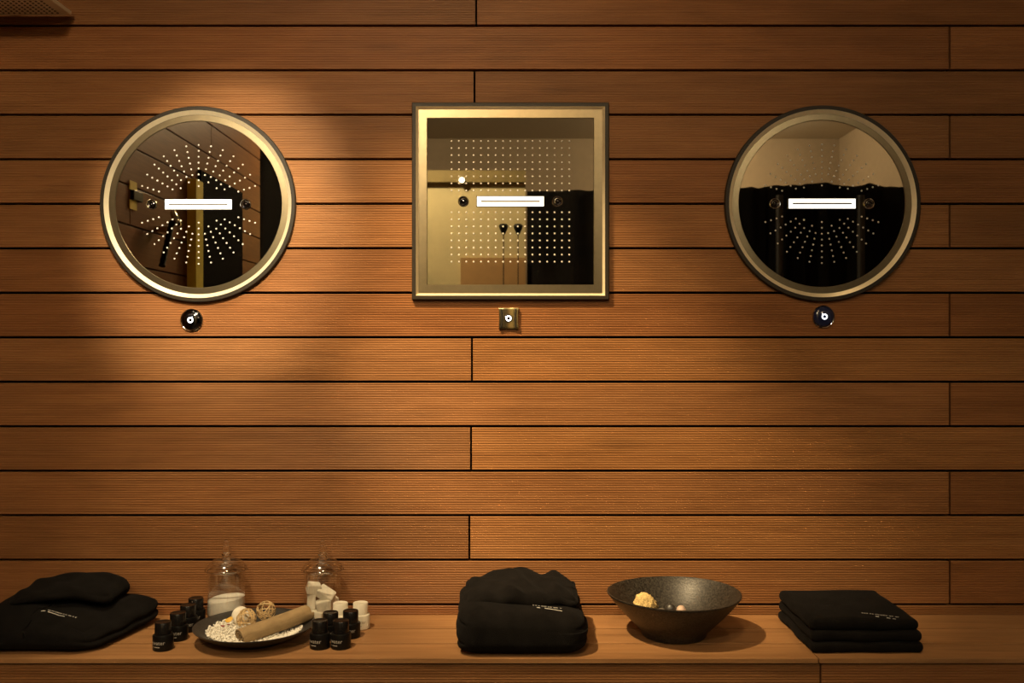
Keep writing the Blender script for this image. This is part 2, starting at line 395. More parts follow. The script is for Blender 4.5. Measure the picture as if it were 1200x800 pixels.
def nozzle_spots(shape):
    out = []
    if shape == 'round':
        for base in (90, 270):
            for k in range(-6, 7):
                a = R(base+12*k)
                for q in range(8):
                    r = 0.139-0.01375*q
                    x, y = r*math.cos(a), r*math.sin(a)
                    if abs(y) < 0.0285: continue
                    if q >= 6 and k % 2: continue
                    if q == 7 and k % 3: continue
                    out.append((x, y))
    else:
        for c in range(17):
            for rr_ in range(16):
                x = (c-8)*0.01722
                y = (0.0255+0.0165*(rr_-8)) if rr_ >= 8 else -(0.0255+0.0165*(7-rr_))
                out.append((x, y))
    return out
def shower_head(name, shape, loc, label):
    t = empty(name, loc, (PI/2, 0, 0)); tag(t, label, 'shower head', 'shower heads shown on the wall')
    if shape == 'round': ro, ri, rl_, rm, n = 0.2285, 0.2190, 0.2100, 0.1945, 128
    else: ro, ri, rl_, rm, n = 0.2300, 0.2205, 0.2150, 0.1945, 4
    bm = bmesh.new(); ring_prof_faces(bm, [(ro, 0), (ro, DEP-0.0015), (ro-0.0015, DEP), (ri, DEP), (ri, 0)], shape, n); obj('outer_rim', bm, M['bronze'], t, 35)
    bm = bmesh.new(); ring_prof_faces(bm, [(ri, 0.001), (ri, DEP), (rl_, MP+0.0012), (rl_, 0.001)], shape, n); obj('bevelled_lip', bm, M['champagne_lit_lip'], t, 35)
    bm = bmesh.new(); ring_prof_faces(bm, [(rl_, 0.001), (rl_, MP+0.0006), (rm+0.0012, MP+0.0012), (rm, MP), (rm, 0.001)], shape, n); obj('border_band', bm, M['champagne'], t, 35)
    bm = bmesh.new()
    if shape == 'round': lathe(bm, [(0, 0.0015), (rm, 0.0015), (rm, MP-0.0005), (0, MP-0.0005)], 128)
    else: box(bm, -rm, rm, -rm, rm, 0.0015, MP-0.0005)
    fp = obj('mirror_plate', bm, M['mirror'], t, 30)
    bm = bmesh.new()
    for x, y in nozzle_spots(shape): dome(bm, x, y, MP-0.0006, 0.0023, 0.0020)
    nzl = obj('nozzle_array', bm, M['nozzle'], fp, 60); nzl['kind'] = 'stuff'
    # light bar with central slot
    bm = bmesh.new(); ring = []
    box(bm, -0.080, 0.080, -0.0130, 0.0130, MP-0.001, MP+0.0012, 0.0005); lb = obj('light_bar_frame', bm, M['dark_chrome'], t)
    bm = bmesh.new(); box(bm, -0.078, 0.078, -0.0113, 0.0113, MP, MP+0.0026, 0.0006); obj('diffuser', bm, M['led'], lb)
    bm = bmesh.new(); box(bm, -0.069, 0.069, -0.0019, 0.0019, MP+0.0020, MP+0.0031, 0.0002); obj('slot', bm, M['slot'], lb)
    for s in (-1, 1):
        bm = bmesh.new(); c = s*0.110
        lathe(bm, [(0.0125, MP-0.0006), (0.0125, MP+0.0012), (0.0112, MP+0.0022), (0.0098, MP+0.0012), (0.0098, MP-0.0006)], 32, cx=c, closed=True)
        j = obj('side_jet', bm, M['chrome'], t, 50)
        bm = bmesh.new(); lathe(bm, [(0.0097, MP-0.0006), (0.0085, MP+0.0010), (0.0055, MP+0.0002), (0.0035, MP+0.0026), (0, MP+0.0034)], 32, cx=c); obj('jet_core', bm, M['dark_chrome'], j, 60)
        bm = bmesh.new(); tube(bm, [(c+0.0068*math.cos(R(a)), 0.0068*math.sin(R(a)), MP+0.0016) for a in range(20, 225, 15)], 0.0010, 6); obj('jet_swirl', bm, M['chrome'], j, 60)
    return t
shower_head('round_shower_head', 'round', (-0.7333, 0, EYE+0.3204), 'round mirrored shower head in the brightest pool of light, reflecting a planked side wall')
shower_head('square_shower_head', 'square', (-0.0036, 0, EYE+0.3275), 'square mirrored shower head with a grid of nozzles in a bronze frame')
shower_head('round_shower_head', 'round', (0.7251, 0, EYE+0.3222), 'round mirrored shower head on the dim side of the wall, reflecting a black drape')

def ring_light(parent, z, tail):
    bm = bmesh.new()
    lathe(bm, [(0.0068, z), (0.0068, z+0.0008), (0.0038, z+0.0008), (0.0038, z)], 32, closed=True)
    if tail:
        a = R(tail); c, s = math.cos(a), math.sin(a)
        vs = box(bm, 0.0052, 0.0088, -0.0010, 0.0010, z, z+0.0007)
        bmesh.ops.transform(bm, matrix=Matrix.Rotation(a, 4, 'Z'), verts=vs)
    obj('light_ring', bm, M['led_ring'], parent, 40)
def round_button(loc, label, mat, tail):
    t = empty('control_button', loc, (PI/2, 0, 0)); tag(t, label, 'button', 'control buttons under the shower heads')
    bm = bmesh.new(); lathe(bm, [(0, 0), (0.0265, 0), (0.0265, 0.004), (0.0250, 0.0055), (0.0240, 0.0050)], 48); obj('bezel', bm, M['chrome'], t, 40)
    bm = bmesh.new(); lathe(bm, [(0.0242, 0.004), (0.0235, 0.0062), (0.0200, 0.0085), (0.013, 0.0105), (0.006, 0.0112), (0, 0.0114)], 48); obj('dome', bm, mat, t, 60)
    ring_light(t, 0.0112, tail)
round_button((-0.750, 0, EYE+0.050), 'round chrome button under the brightly lit round shower head', M['dark_chrome'], 60)
M['navy_glass'] = plain('navy_glass', (0.010, 0.014, 0.05), 0.12, 0.0, namp=0.05, **{'Coat Weight': 0.6})
round_button((0.729, 0, EYE+0.058), 'round dark blue button under the round shower head on the dim side', M['navy_glass'], 130)
t = empty('control_button', (-0.008, 0, EYE+0.054), (PI/2, 0, 0))
tag(t, 'square brass button with two dark side slots under the square shower head', 'button', 'control buttons under the shower heads')
bm = bmesh.new()
def fbtn(p, u):
    e = 1-(2*u.y-1)**2
    p.x *= 1-0.06*e
    if p.z > 0.003: p.z -= 0.0030*(1-(2*u.x-1)**2)
    return p
rbox(bm, -0.0235, 0.0235, -0.0250, 0.0250, 0, 0.0085, 0.0012, (14, 14, 3), fbtn); obj('cover_plate', bm, M['brass'], t, 40)
for s in (-1, 1):
    bm = bmesh.new(); tube(bm, [(s*(0.0172-0.0022*(1-(k/5)**2)), 0.0042*k, 0.0072) for k in range(-5, 6)], 0.0013, 6); obj('side_slot', bm, M['black_rubber'], t, 60)
bm = bmesh.new(); lathe(bm, [(0.0092, 0.004), (0.0092, 0.0075), (0.0080, 0.0082), (0, 0.0082)], 32); obj('push_disc', bm, M['dark_chrome'], t, 40)
ring_light(t, 0.0083, 150)

# overhead square rain shower (its corner hangs into the top left of the picture)
t = empty('rain_shower', (-1.13, 0, 1.95)); tag(t, 'flat perforated rain shower plate on an arm in the upper corner of the wall', 'rain shower')
fx, fy, fz = -1.0229, -0.02, 1.847-1.95
bm = bmesh.new(); box(bm, fx-0.25+1.13, fx+1.13, fy-0.16, fy, fz, fz+0.010, 0.0015); pl_ = obj('spray_plate', bm, M['satin'], t)
bm = bmesh.new()
for a in range(17):
    for c in range(11):
        x = fx+1.13-0.024-a*0.0125; y = fy-0.018-c*0.0125
        n = 6; v1 = [bm.verts.new((x+0.0032*math.cos(2*PI*i/n), y+0.0032*math.sin(2*PI*i/n), fz)) for i in range(n)]
        v2 = [bm.verts.new((x+0.0022*math.cos(2*PI*i/n), y+0.0022*math.sin(2*PI*i/n), fz-0.0018)) for i in range(n)]
        for i in range(n): bm.faces.new((v1[i], v1[(i+1) % n], v2[(i+1) % n], v2[i]))
        bm.faces.new(v2)
q = obj('nozzle_array', bm, M['slot'], pl_); q['kind'] = 'stuff'
bm = bmesh.new(); cxp, cyp = fx-0.125+1.13, fy-0.08
tube(bm, [(cxp, 0.0, 0.02), (cxp, cyp+0.03, 0.02), (cxp, cyp+0.010, 0.012), (cxp, cyp, -0.02), (cxp, cyp, fz+0.008)], 0.011, 14); obj('arm', bm, M['champagne'], t, 50)
bm = bmesh.new(); lathe(bm, [(0, 0), (0.03, 0), (0.03, 0.006), (0.012, 0.010), (0, 0.010)], 32); obj('wall_flange', bm, M['champagne'], t, 40, (cxp, 0, 0.02), (PI/2, 0, 0))

# ------------------------------------------------------------------ little bottles
def text_mesh(body, size):
    cu = bpy.data.curves.new('t', 'FONT'); cu.body = body; cu.size = size; cu.align_x = 'CENTER'; cu.resolution_u = 2
    o = bpy.data.objects.new('t', cu); COL.objects.link(o)
    dg = bpy.context.evaluated_depsgraph_get(); dg.update()
    me = bpy.data.meshes.new_from_object(o.evaluated_get(dg)); bpy.data.objects.remove(o); bpy.data.curves.remove(cu)
    return me
def print_mesh(rad, ang):
    """two lines of print wrapped on a cylinder of radius rad, centred at angle ang from the front"""
    bm = bmesh.new()
    def wrap(pts2):
        vs = []
        for x, y in pts2:
            a = ang+x/rad; vs.append(bm.verts.new((rad*math.sin(a), -rad*math.cos(a), y)))
        return vs
    tm = text_mesh('ewater', 0.0115)
    vmap = {}
    for p in tm.polygons:
        vv = []
        for i in p.vertices:
            if i not in vmap: c = tm.vertices[i].co; vmap[i] = wrap([(c.x, 0.0145+c.y)])[0]
            vv.append(vmap[i])
        try: bm.faces.new(vv)
        except ValueError: pass
    bpy.data.meshes.remove(tm)
    for x0, x1 in ((-0.0125, -0.0105), (-0.0070, -0.0035), (-0.0030, 0.0010), (0.0015, 0.0055)):
        vs = wrap([(x0, 0.0085), (x1, 0.0085), (x1, 0.0102), (x0, 0.0102)]); bm.faces.new(vs)
    return done(bm)
def bottle_proto(body_mat, cap_mat, print_mat, body_name, ang):
    t = empty('toiletry_bottle')
    bm = bmesh.new(); lathe(bm, [(0, 0), (0.0195, 0), (0.0208, 0.0014), (0.0210, 0.003), (0.0210, 0.0290), (0.0202, 0.0315), (0.0170, 0.0325), (0.0150, 0.0326), (0.0150, 0.034), (0, 0.034)], 40)
    bd = obj('bottle_body', bm, body_mat, t, 45)
    link('print', print_mesh(0.02115, ang), print_mat, bd)
    bm = bmesh.new(); lathe(bm, [(0.0150, 0.0330), (0.0166, 0.0332), (0.0166, 0.0560), (0.0158, 0.0572), (0.0146, 0.0574), (0.0140, 0.0570), (0, 0.0568)], 40); obj('cap', bm, cap_mat, t, 45)
    return t
protoB = bottle_proto(M['black_plastic'], M['black_cap'], M['print'], 'black', R(-14))
protoW = bottle_proto(M['cream_plastic'], M['cream_plastic'], M['cream_print'], 'white', R(-10))
BOT = [
    (protoB, -0.7265, 0.250, 'front black toiletry bottle of the row beside the left bathrobe, showing its print', 0),
    (protoB, -0.7185, 0.184, 'second black toiletry bottle from the front in the row beside the left bathrobe', 10),
    (protoB, -0.7180, 0.122, 'third black toiletry bottle from the front in the row beside the left bathrobe', 20),
    (protoB, -0.7190, 0.066, 'rearmost black toiletry bottle of the row, close to the wall beside the salt jar', 15),
    (protoB, -0.4020, 0.240, 'front black toiletry bottle nearest the plate in the cluster of four', -12),
    (protoB, -0.3580, 0.240, 'front black toiletry bottle on the outer side of the cluster, away from the plate', -12),
    (protoB, -0.3910, 0.180, 'black toiletry bottle in the second row, half hidden behind the front pair', 5),
    (protoB, -0.3500, 0.167, 'black toiletry bottle in the second row, in front of the white bottles', 8),
    (protoW, -0.3830, 0.106, 'cream white toiletry bottle beside the soap jar, mostly hidden by black bottles', 0),
    (protoW, -0.3385, 0.104, 'cream white toiletry bottle standing clear at the end of the cluster', 10),
]
used = set()
for pr, x, d, lab, rz in BOT:
    o = copy_tree(pr) if pr in used else pr; used.add(pr)
    o.location = (x, -d, BZ); o.rotation_euler = (0, 0, R(rz))
    tag(o, lab, 'bottle', 'white toiletry bottles' if pr is protoW else 'black toiletry bottles')

# ------------------------------------------------------------------ glass jars
def jar(loc, label):
    t = empty('glass_jar', loc); tag(t, label, 'jar', 'lidded glass jars')
    bm = bmesh.new()
    lathe(bm, [(0, 0.010), (0.030, 0.010), (0.0405, 0.014), (0.0425, 0.022), (0.0418, 0.050), (0.0408, 0.090), (0.0412, 0.112), (0.0428, 0.1165)], 56)
    obj('jar_body', bm, M['glass'], t, 60)
    bm = bmesh.new(); lathe(bm, [(0.0420, 0.1155), (0.0436, 0.1165), (0.0420, 0.1180), (0.0410, 0.1165)], 56, closed=True); obj('jar_rim', bm, M['solid_glass'], t, 60)
    bm = bmesh.new(); lathe(bm, [(0, 0), (0.034, 0), (0.036, 0.003), (0.030, 0.0085), (0, 0.0085)], 48); obj('foot', bm, M['solid_glass'], t, 60)
    bm = bmesh.new(); lathe(bm, [(0.0470, 0.1190), (0.0462, 0.1225), (0.0400, 0.1310), (0.0300, 0.1400), (0.0180, 0.1462), (0.008, 0.1490), (0, 0.1495)], 56)
    ld = obj('lid', bm, M['glass'], t, 60)
    bm = bmesh.new(); lathe(bm, [(0.0462, 0.1180), (0.0478, 0.1190), (0.0466, 0.1202), (0.0452, 0.1190)], 56, closed=True); obj('lid_edge', bm, M['solid_glass'], ld, 60)
    bm = bmesh.new(); lathe(bm, [(0, 0.1240), (0.008, 0.1250), (0.0150, 0.1275), (0.0115, 0.1310), (0.0075, 0.1350), (0.0095, 0.1400), (0.0070, 0.1440), (0.0088, 0.1500), (0.0105, 0.1530), (0.0070, 0.1560), (0.0075, 0.1600), (0.0090, 0.1660), (0.0072, 0.1715), (0.0045, 0.1735), (0.0050, 0.1765), (0.0056, 0.1800), (0.0040, 0.1840), (0, 0.1860)], 32)
    obj('finial', bm, M['solid_glass'], ld, 60)
    return t
J1 = (-0.654, -0.052, BZ); J2 = (-0.4335, -0.052, BZ)
jar(J1, 'lidded glass jar filled with white bath salt')
jar(J2, 'lidded glass jar filled with chunks of white soap')
bm = bmesh.new(); lathe(bm, [(0, 0.0112), (0.030, 0.0112), (0.0398, 0.0150), (0.0416, 0.022), (0.0410, 0.046), (0.0408, 0.0535), (0.034, 0.0565), (0.018, 0.0600), (0, 0.0612)], 48)
for v in bm.verts:
    if v.co.z > 0.05: v.co.z += 0.10*v.co.x-0.05*abs(v.co.y)*0.3
o = obj('bath_salt', bm, M['salt'], None, 60, J1); tag(o, 'white bath salt heaped inside the glass jar', 'bath salt', kind='stuff')
def chunk(loc, size, rot, seed, label):
    rnd = random.Random(seed); bm = bmesh.new()
    for sx in (-1, 1):
        for sy in (-1, 1):
            for sz in (-1, 1):
                bm.verts.new((sx*size[0]*rnd.uniform(0.72, 1.0), sy*size[1]*rnd.uniform(0.72, 1.0), sz*size[2]*rnd.uniform(0.75, 1.0)))
    bmesh.ops.convex_hull(bm, input=bm.verts)
    bmesh.ops.bevel(bm, geom=bm.edges[:], offset=0.0013, segments=2, affect='EDGES')
    o = obj('soap_chunk', bm, M['soap'], None, None, loc, [R(a) for a in rot]); tag(o, label, 'soap', 'white soap chunks in the jar')
jx, jy = J2[0], J2[1]
chunk((jx-0.019, jy-0.014, BZ+0.0795), (0.017, 0.013, 0.012), (15, 10, 20), 1, 'topmost white soap chunk in the glass jar')
chunk((jx+0.010, jy-0.010, BZ+0.0650), (0.0235, 0.016, 0.0115), (20, 28, -15), 2, 'wedge-shaped white soap chunk leaning in the middle of the jar')
chunk((jx-0.024, jy-0.008, BZ+0.0490), (0.011, 0.014, 0.020), (0, 5, 10), 3, 'tall white soap chunk standing against the plate side of the jar')
chunk((jx+0.006, jy-0.020, BZ+0.0410), (0.020, 0.013, 0.015), (10, -12, 8), 4, 'broad white soap chunk at the front of the jar, below the wedge')
chunk((jx+0.020, jy+0.010, BZ+0.0430), (0.013, 0.015, 0.014), (5, 10, 30), 5, 'white soap chunk low in the jar on the side of the white bottles')
chunk((jx-0.012, jy-0.020, BZ+0.0215), (0.020, 0.013, 0.0095), (0, 3, -10), 6, 'flat white soap chunk lying on the bottom of the jar')
chunk((jx+0.015, jy+0.018, BZ+0.0220), (0.015, 0.013, 0.0095), (0, 3, 40), 8, 'white soap chunk on the bottom of the jar near the wall')

# ------------------------------------------------------------------ black plate with its things
PX, PY = -0.5520, -0.1905
t = empty('plate', (PX, PY, BZ)); tag(t, 'wide black stoneware plate holding pebbles and a rolled towel', 'plate')
bm = bmesh.new(); lathe(bm, [(0, 0.005), (0.052, 0.005), (0.056, 0.0), (0.064, 0.0), (0.068, 0.006), (0.095, 0.014), (0.118, 0.026), (0.1265, 0.0325), (0.1275, 0.0345), (0.1255, 0.0350), (0.116, 0.0300), (0.092, 0.0185), (0.066, 0.0115), (0, 0.0105)], 96)
obj('dish', bm, M['plate'], t, 50)
def plate_h(x, y):
    r = math.hypot(x, y)
    if r < 0.066: return 0.0115
    if r < 0.092: return 0.0115+(r-0.066)/0.026*0.007
    return 0.0185+(r-0.092)/0.024*0.0115
bm = bmesh.new(); rnd = random.Random(3)
proto_p = []
cnt = 0
while cnt < 2000:
    a = rnd.uniform(0, 2*PI); r = 0.100*math.sqrt(rnd.random()); x, y = r*math.cos(a), r*math.sin(a)
    if y > 0.055 and x > -0.03: continue
    s = rnd.uniform(0.0014, 0.0029); cnt += 1
    mound = 0.010*max(0, 1-(r/0.105)**2)*rnd.random()+ (0.004 if x < -0.02 else 0)*rnd.random()
    mtx = Matrix.Translation((x, y, plate_h(x, y)+0.001+mound)) @ Matrix.Rotation(rnd.uniform(0, 6), 4, Vector((rnd.random(), rnd.random(), rnd.random()+0.01)).normalized()) @ Matrix.Diagonal((s*rnd.uniform(0.8, 1.5), s, s*rnd.uniform(0.6, 1), 1))
    bmesh.ops.create_icosphere(bm, subdivisions=1, radius=1, matrix=mtx)
# closed bed under the loose grains
G = 46; grid = {}
def bed_ok(x, y): return math.hypot(x, y) < 0.099 and not (y > 0.053 and x > -0.032)
for i in range(G+1):
    for j in range(G+1):
        x = -0.1+0.2*i/G; y = -0.1+0.2*j/G
        if bed_ok(x, y):
            r = math.hypot(x, y); grid[i, j] = bm.verts.new((x, y, plate_h(x, y)+0.0012+0.0045*max(0, 1-(r/0.1)**2)+0.0010*nz(x, y, 0, 160, 4)))
for (i, j) in list(grid):
    q = [(i, j), (i+1, j), (i+1, j+1), (i, j+1)]
    if all(k in grid for k in q): bm.faces.new([grid[k] for k in q])
o = obj('white_pebbles', bm, M['pebble'], None, 60, (PX, PY, BZ)); tag(o, 'bed of tiny white pebbles spread on the black plate', 'pebbles', kind='stuff')
# rolled towel: flattened spiral cross-section, extruded
def rolled_towel():
    A = Vector((-0.5655, -0.255, BZ+0.0272)); B = Vector((-0.452, -0.137, BZ+0.0440))
    ax = (B-A).normalized(); L = (B-A).length; side = ax.cross(Vector((0, 0, 1))).normalized(); up = side.cross(ax)
    sec = []; turns = 2.7; n = 120
    for i in range(n+1):
        th = turns*2*PI*i/n; r = 0.0045+0.0132*i/n
        sec.append((r*1.38*math.cos(th+2.2), r*0.98*math.sin(th+2.2)))
    bm = bmesh.new(); rows = []
    thick = 0.0030
    m = 26
    def pt(u, v, s):
        x, y = u
        # wrinkles
        w = 0.0024*nz(s*7, x*60, y*60, 1, 2)+0.0012*nz(s*22, x*120, y*120, 1, 5)-0.0022*math.exp(-((s-0.52-x*6)/0.03)**2)
        flat = 1-0.05*math.sin(PI*s)
        end = 0.008*(1 if s > 0.5 else -1)*(0.25*y/0.018+0.3*x/0.02)*abs(2*s-1)**3
        return A+ax*(L*s+end)+side*(x*flat+w)+up*(y+w*0.7)
    for s in range(m+1):
        ro = []; rin = []
        for i, (x, y) in enumerate(sec):
            nx, ny = x, y; l = math.hypot(nx, ny); nx /= l; ny /= l
            ro.append(bm.verts.new(pt((x+nx*thick/2, y+ny*thick/2), 0, s/m))); rin.append(bm.verts.new(pt((x-nx*thick/2, y-ny*thick/2), 0, s/m)))
        rows.append(ro+rin[::-1])
    k = len(rows[0])
    for a, b in zip(rows, rows[1:]):
        for i in range(k): bm.faces.new((a[i], a[(i+1) % k], b[(i+1) % k], b[i]))
    for row in (rows[0], rows[-1]):
        h = k//2
        for i in range(h-1): bm.faces.new((row[i], row[i+1], row[k-2-i], row[k-1-i]))
    o = obj('rolled_towel', bm, M['khaki'], None, 50); tag(o, 'khaki brown towel rolled up and laid across the black plate', 'towel')
rolled_towel()
def woven_ball(loc, r, seed, label):
    rnd = random.Random(seed); bm = bmesh.new()
    for k in range(14):
        ax = Vector((rnd.gauss(0, 1), rnd.gauss(0, 1), rnd.gauss(0, 1))).normalized(); u = ax.orthogonal().normalized(); w = ax.cross(u)
        rr_ = r*rnd.uniform(0.93, 1.0); off = ax*rnd.uniform(-0.35, 0.35)*r; rc = math.sqrt(max(1e-6, rr_*rr_-off.length_squared))
        n = 22; hw = 0.0008
        rings = []
        for i in range(n):
            a = 2*PI*i/n; d = u*math.cos(a)+w*math.sin(a); p = off+d*rc; q = p.normalized()
            rings.append([bm.verts.new(p+ax*hw+q*0.0005), bm.verts.new(p-ax*hw+q*0.0005), bm.verts.new(p-ax*hw-q*0.0005), bm.verts.new(p+ax*hw-q*0.0005)])
        for i in range(n):
            a_, b_ = rings[i], rings[(i+1) % n]
            for e in range(4): bm.faces.new((a_[e], a_[(e+1) % 4], b_[(e+1) % 4], b_[e]))
    o = obj('rattan_ball', bm, M['rattan'], None, None, loc); tag(o, label, 'ball', 'woven rattan balls on the plate')
woven_ball((-0.5760, -0.168, BZ+0.0400), 0.0215, 1, 'woven rattan ball lying against the white soap on the plate')
woven_ball((-0.5455, -0.122, BZ+0.0440), 0.0212, 2, 'woven rattan ball further back on the plate, behind the rolled towel')
bm = bmesh.new(); lathe(bm, [(0, -0.007), (0.013, -0.0068), (0.0185, -0.004), (0.020, 0), (0.0185, 0.004), (0.013, 0.0068), (0, 0.007)], 36)
o = obj('soap_disc', bm, M['soap'], None, 60, (-0.5965, -0.138, BZ+0.0375), (R(70), R(12), R(25))); tag(o, 'round white soap leaning behind the rattan ball on the plate', 'soap')
def petal(name, loc, size, mat, label, rot, cat='petal', group=None):
    bm = bmesh.new()
    def f(p, u):
        p.z += 0.25*size*((2*u.x-1)**2); p.y *= 1-0.5*abs(2*u.x-1)**2; return p
    rbox(bm, -size, size, -size*0.7, size*0.7, -size*0.12, size*0.12, size*0.1, (8, 6, 2), f)
    o = obj(name, bm, mat, None, 60, loc, [R(a) for a in rot]); tag(o, label, cat, group)
petal('petal', (-0.6150, -0.163, BZ+0.0350), 0.0085, M['yellow'], 'yellow dried petal beside the white soap on the plate', (30, -20, 40))
petal('petal', (-0.6200, -0.192, BZ+0.0305), 0.0045, M['red'], 'dark red dried petal on the white pebbles, nearer the plate edge', (10, 10, 20), group='dark red dried petals')
petal('petal', (-0.6090, -0.186, BZ+0.0315), 0.0042, M['red'], 'dark red dried petal on the white pebbles, nearer the rattan ball', (-10, 15, 80), group='dark red dried petals')

# ------------------------------------------------------------------ bowl with sponge and pebbles
BX, BY = 0.353, -0.155
t = empty('bowl', (BX, BY, BZ)); tag(t, 'wide dark speckled stoneware bowl with flared sides', 'bowl')
bm = bmesh.new(); lathe(bm, [(0, 0.004), (0.052, 0.004), (0.056, 0), (0.066, 0), (0.070, 0.004), (0.0720, 0.012), (0.0860, 0.026), (0.1080, 0.048), (0.1290, 0.071), (0.1425, 0.0885), (0.1450, 0.0915), (0.1448, 0.0935), (0.1425, 0.0940), (0.1385, 0.0905), (0.1240, 0.0725), (0.1030, 0.050), (0.0810, 0.029), (0.0550, 0.0150), (0.030, 0.0110), (0, 0.0100)], 112)
for v in bm.verts:
    rr_ = math.hypot(v.co.x, v.co.y)
    v.co.z += 0.0012*math.sin(2*math.atan2(v.co.y, v.co.x)+0.6)*(rr_/0.14)**2 if rr_ > 0.08 else 0
obj('bowl_shell', bm, M['bowl'], t, 50)
def pebble(loc, sz, mat, label, seed, rot=(0, 0, 0)):
    bm = bmesh.new(); bmesh.ops.create_icosphere(bm, subdivisions=3, radius=1)
    for v in bm.verts:
        k = 1+0.12*nz(v.co.x, v.co.y, v.co.z, 1.3, seed); v.co = Vector((v.co.x*sz[0]*k, v.co.y*sz[1]*k, v.co.z*sz[2]*k))
    o = obj('pebble', bm, mat, None, 180, loc, [R(a) for a in rot]); tag(o, label, 'pebble', 'pebbles in the bowl')
pebble((BX-0.006, BY+0.012, BZ+0.0530), (0.0120, 0.0110, 0.0120), M['stone_dark'], 'black pebble on top of the heap in the bowl', 1)
pebble((BX+0.0165, BY+0.006, BZ+0.0515), (0.0105, 0.0105, 0.0115), M['stone_pink'], 'pale pinkish pebble in the bowl', 2)
pebble((BX-0.026, BY+0.006, BZ+0.0475), (0.0120, 0.0120, 0.0090), M['stone_grey'], 'grey pebble in the bowl near the sponge', 3)
pebble((BX-0.020, BY-0.012, BZ+0.0315), (0.017, 0.015, 0.018), M['stone_grey'], 'grey pebble at the bottom of the bowl, on the sponge side', 4)
pebble((BX+0.014, BY-0.014, BZ+0.0305), (0.016, 0.015, 0.018), M['stone_dark'], 'black pebble at the bottom of the bowl near its front', 5)
pebble((BX+0.012, BY+0.017, BZ+0.0315), (0.015, 0.014, 0.018), M['stone_dark'], 'black pebble at the bottom of the bowl near its back', 6)
pebble((BX-0.018, BY+0.018, BZ+0.0325), (0.014, 0.014, 0.018), M['stone_grey'], 'grey pebble at the bottom of the bowl near its back', 7)
bm = bmesh.new(); bmesh.ops.create_icosphere(bm, subdivisions=4, radius=1)
for v in bm.verts:
    p = v.co.copy(); k = 1+0.16*nz(p.x, p.y, p.z, 2.0, 3)+0.16*nz(p.x, p.y, p.z, 7, 4)+0.10*nz(p.x, p.y, p.z, 16, 8)
    sl = 1-0.42*max(0, p.x)*1.0
    v.co = Vector((p.x*0.0265*k, p.y*0.018*k, (p.z*0.0240*sl if p.z > 0 else p.z*0.019)*k+0.004*(-p.x if p.z > 0 else 0)))
o = obj('sponge', bm, M['sponge'], None, 180, (0.2970, -0.122, BZ+0.0580), (0, R(12), R(8))); tag(o, 'yellow natural sponge leaning inside the dark bowl', 'sponge')

# ------------------------------------------------------------------ folded robes and towel
def stitches(parent, body_bm_tree, origin, right, down_dir, marks, proj, off=0.0011):
    """short thread strokes laid on the cloth surface along a proj ray"""
    bm = bmesh.new()
    for x0, y0, x1, y1, w in marks:
        pts = []
        for k in range(9):
            f = k/8; p = origin+right*(x0+(x1-x0)*f)+down_dir*(y0+(y1-y0)*f)
            h = body_bm_tree.ray_cast(p-proj*0.1, proj)
            if h[0] is None: continue
            pts.append(h[0]+h[1]*off if h[1].dot(proj) < 0 else h[0]-h[1]*off)
        if len(pts) > 1: tube(bm, pts, w, 5)
    return obj('embroidery', bm, M['thread'], parent, 60)
rnd = random.Random(11)
def script_marks(width):
    """cursive-looking row of stitched strokes and a shorter underline row"""
    mk = []; x = 0
    while x < width:
        h = rnd.choice((0.0025, 0.0032, 0.0045)); w = rnd.uniform(0.0018, 0.0034)
        mk.append((x, 0, x+w*0.5, -h, 0.00045)); mk.append((x+w*0.5, -h, x+w, 0, 0.00045))
        x += w+rnd.choice((0.0012, 0.0024, 0.0040))
    return mk
def cloth_part(name, parent, dims, r, n, fn):
    bm = bmesh.new(); rbox(bm, *dims, r, n, fn); bmesh.ops.recalc_face_normals(bm, faces=bm.faces)
    tree = BVHTree.FromBMesh(bm)
    o = obj(name, bm, M['terry'], parent, 180)
    return o, tree

# centre robe
RX, RY = 0.0195, -0.174
rb = empty('folded_bathrobe', (RX, RY, BZ)); tag(rb, 'plump folded black bathrobe in the middle of the bench, between the bottles and the bowl', 'bathrobe', 'folded black bathrobes')
def f_body(p, u):
    c = p.copy()
    z01 = p.z/0.10
    side = abs(2*u.x-1)**4
    lay = abs(math.sin(PI*(z01*3.2+0.15+0.25*nz(p.x, p.y, 0, 6, 1))))**0.5
    c.x *= 1+side*0.07*(lay-0.75)-0.035*z01
    c.x += 0.006*nz(p.x, p.y, p.z, 14, 2)*side
    c.y += 0.010*(z01**2)*(1 if p.y < 0 else 0.2)+0.004*nz(p.x, p.y, p.z, 10, 3)
    if z01 > 0.5: c.z += 0.006*nz(p.x, p.y, 0, 9, 4)+0.010*u.y*(1-(2*u.x-1)**2*0.3)-0.006*(2*u.x-1)
    return c
body, tree = cloth_part('folded_body', rb, (-0.137, 0.137, -0.136, 0.130, 0.0, 0.086), (0.045, 0.046, 0.030), (64, 48, 36), f_body)
def f_col(p, u):
    c = p.copy(); s = 2*u.x-1
    top = u.z
    bump = 0.013*math.exp(-((p.x+0.012)/0.034)**2)+0.008*math.exp(-((p.x-0.076)/0.016)**2)-0.014*abs(s)**3+0.004*math.exp(-((p.x+0.07)/0.03)**2)
    c.z += bump*(0.35+0.65*top)+0.006*nz(p.x, p.y, p.z, 18, 5)
    c.z += 0.010*u.y-0.010*(1-u.y)*(0.5+0.5*math.cos(PI*s*1.2))*(1-top)
    # crossing creases
    c.z += top*0.0035*math.sin(p.x*95+p.y*60+2*nz(p.x, p.y, 0, 12, 6))
    c.y += 0.010*s*s*(1-u.y)-0.006*nz(p.x, 0, p.z, 16, 7)+0.012*(p.x/0.12 if u.y < 0.5 else 0)*0.4
    return c
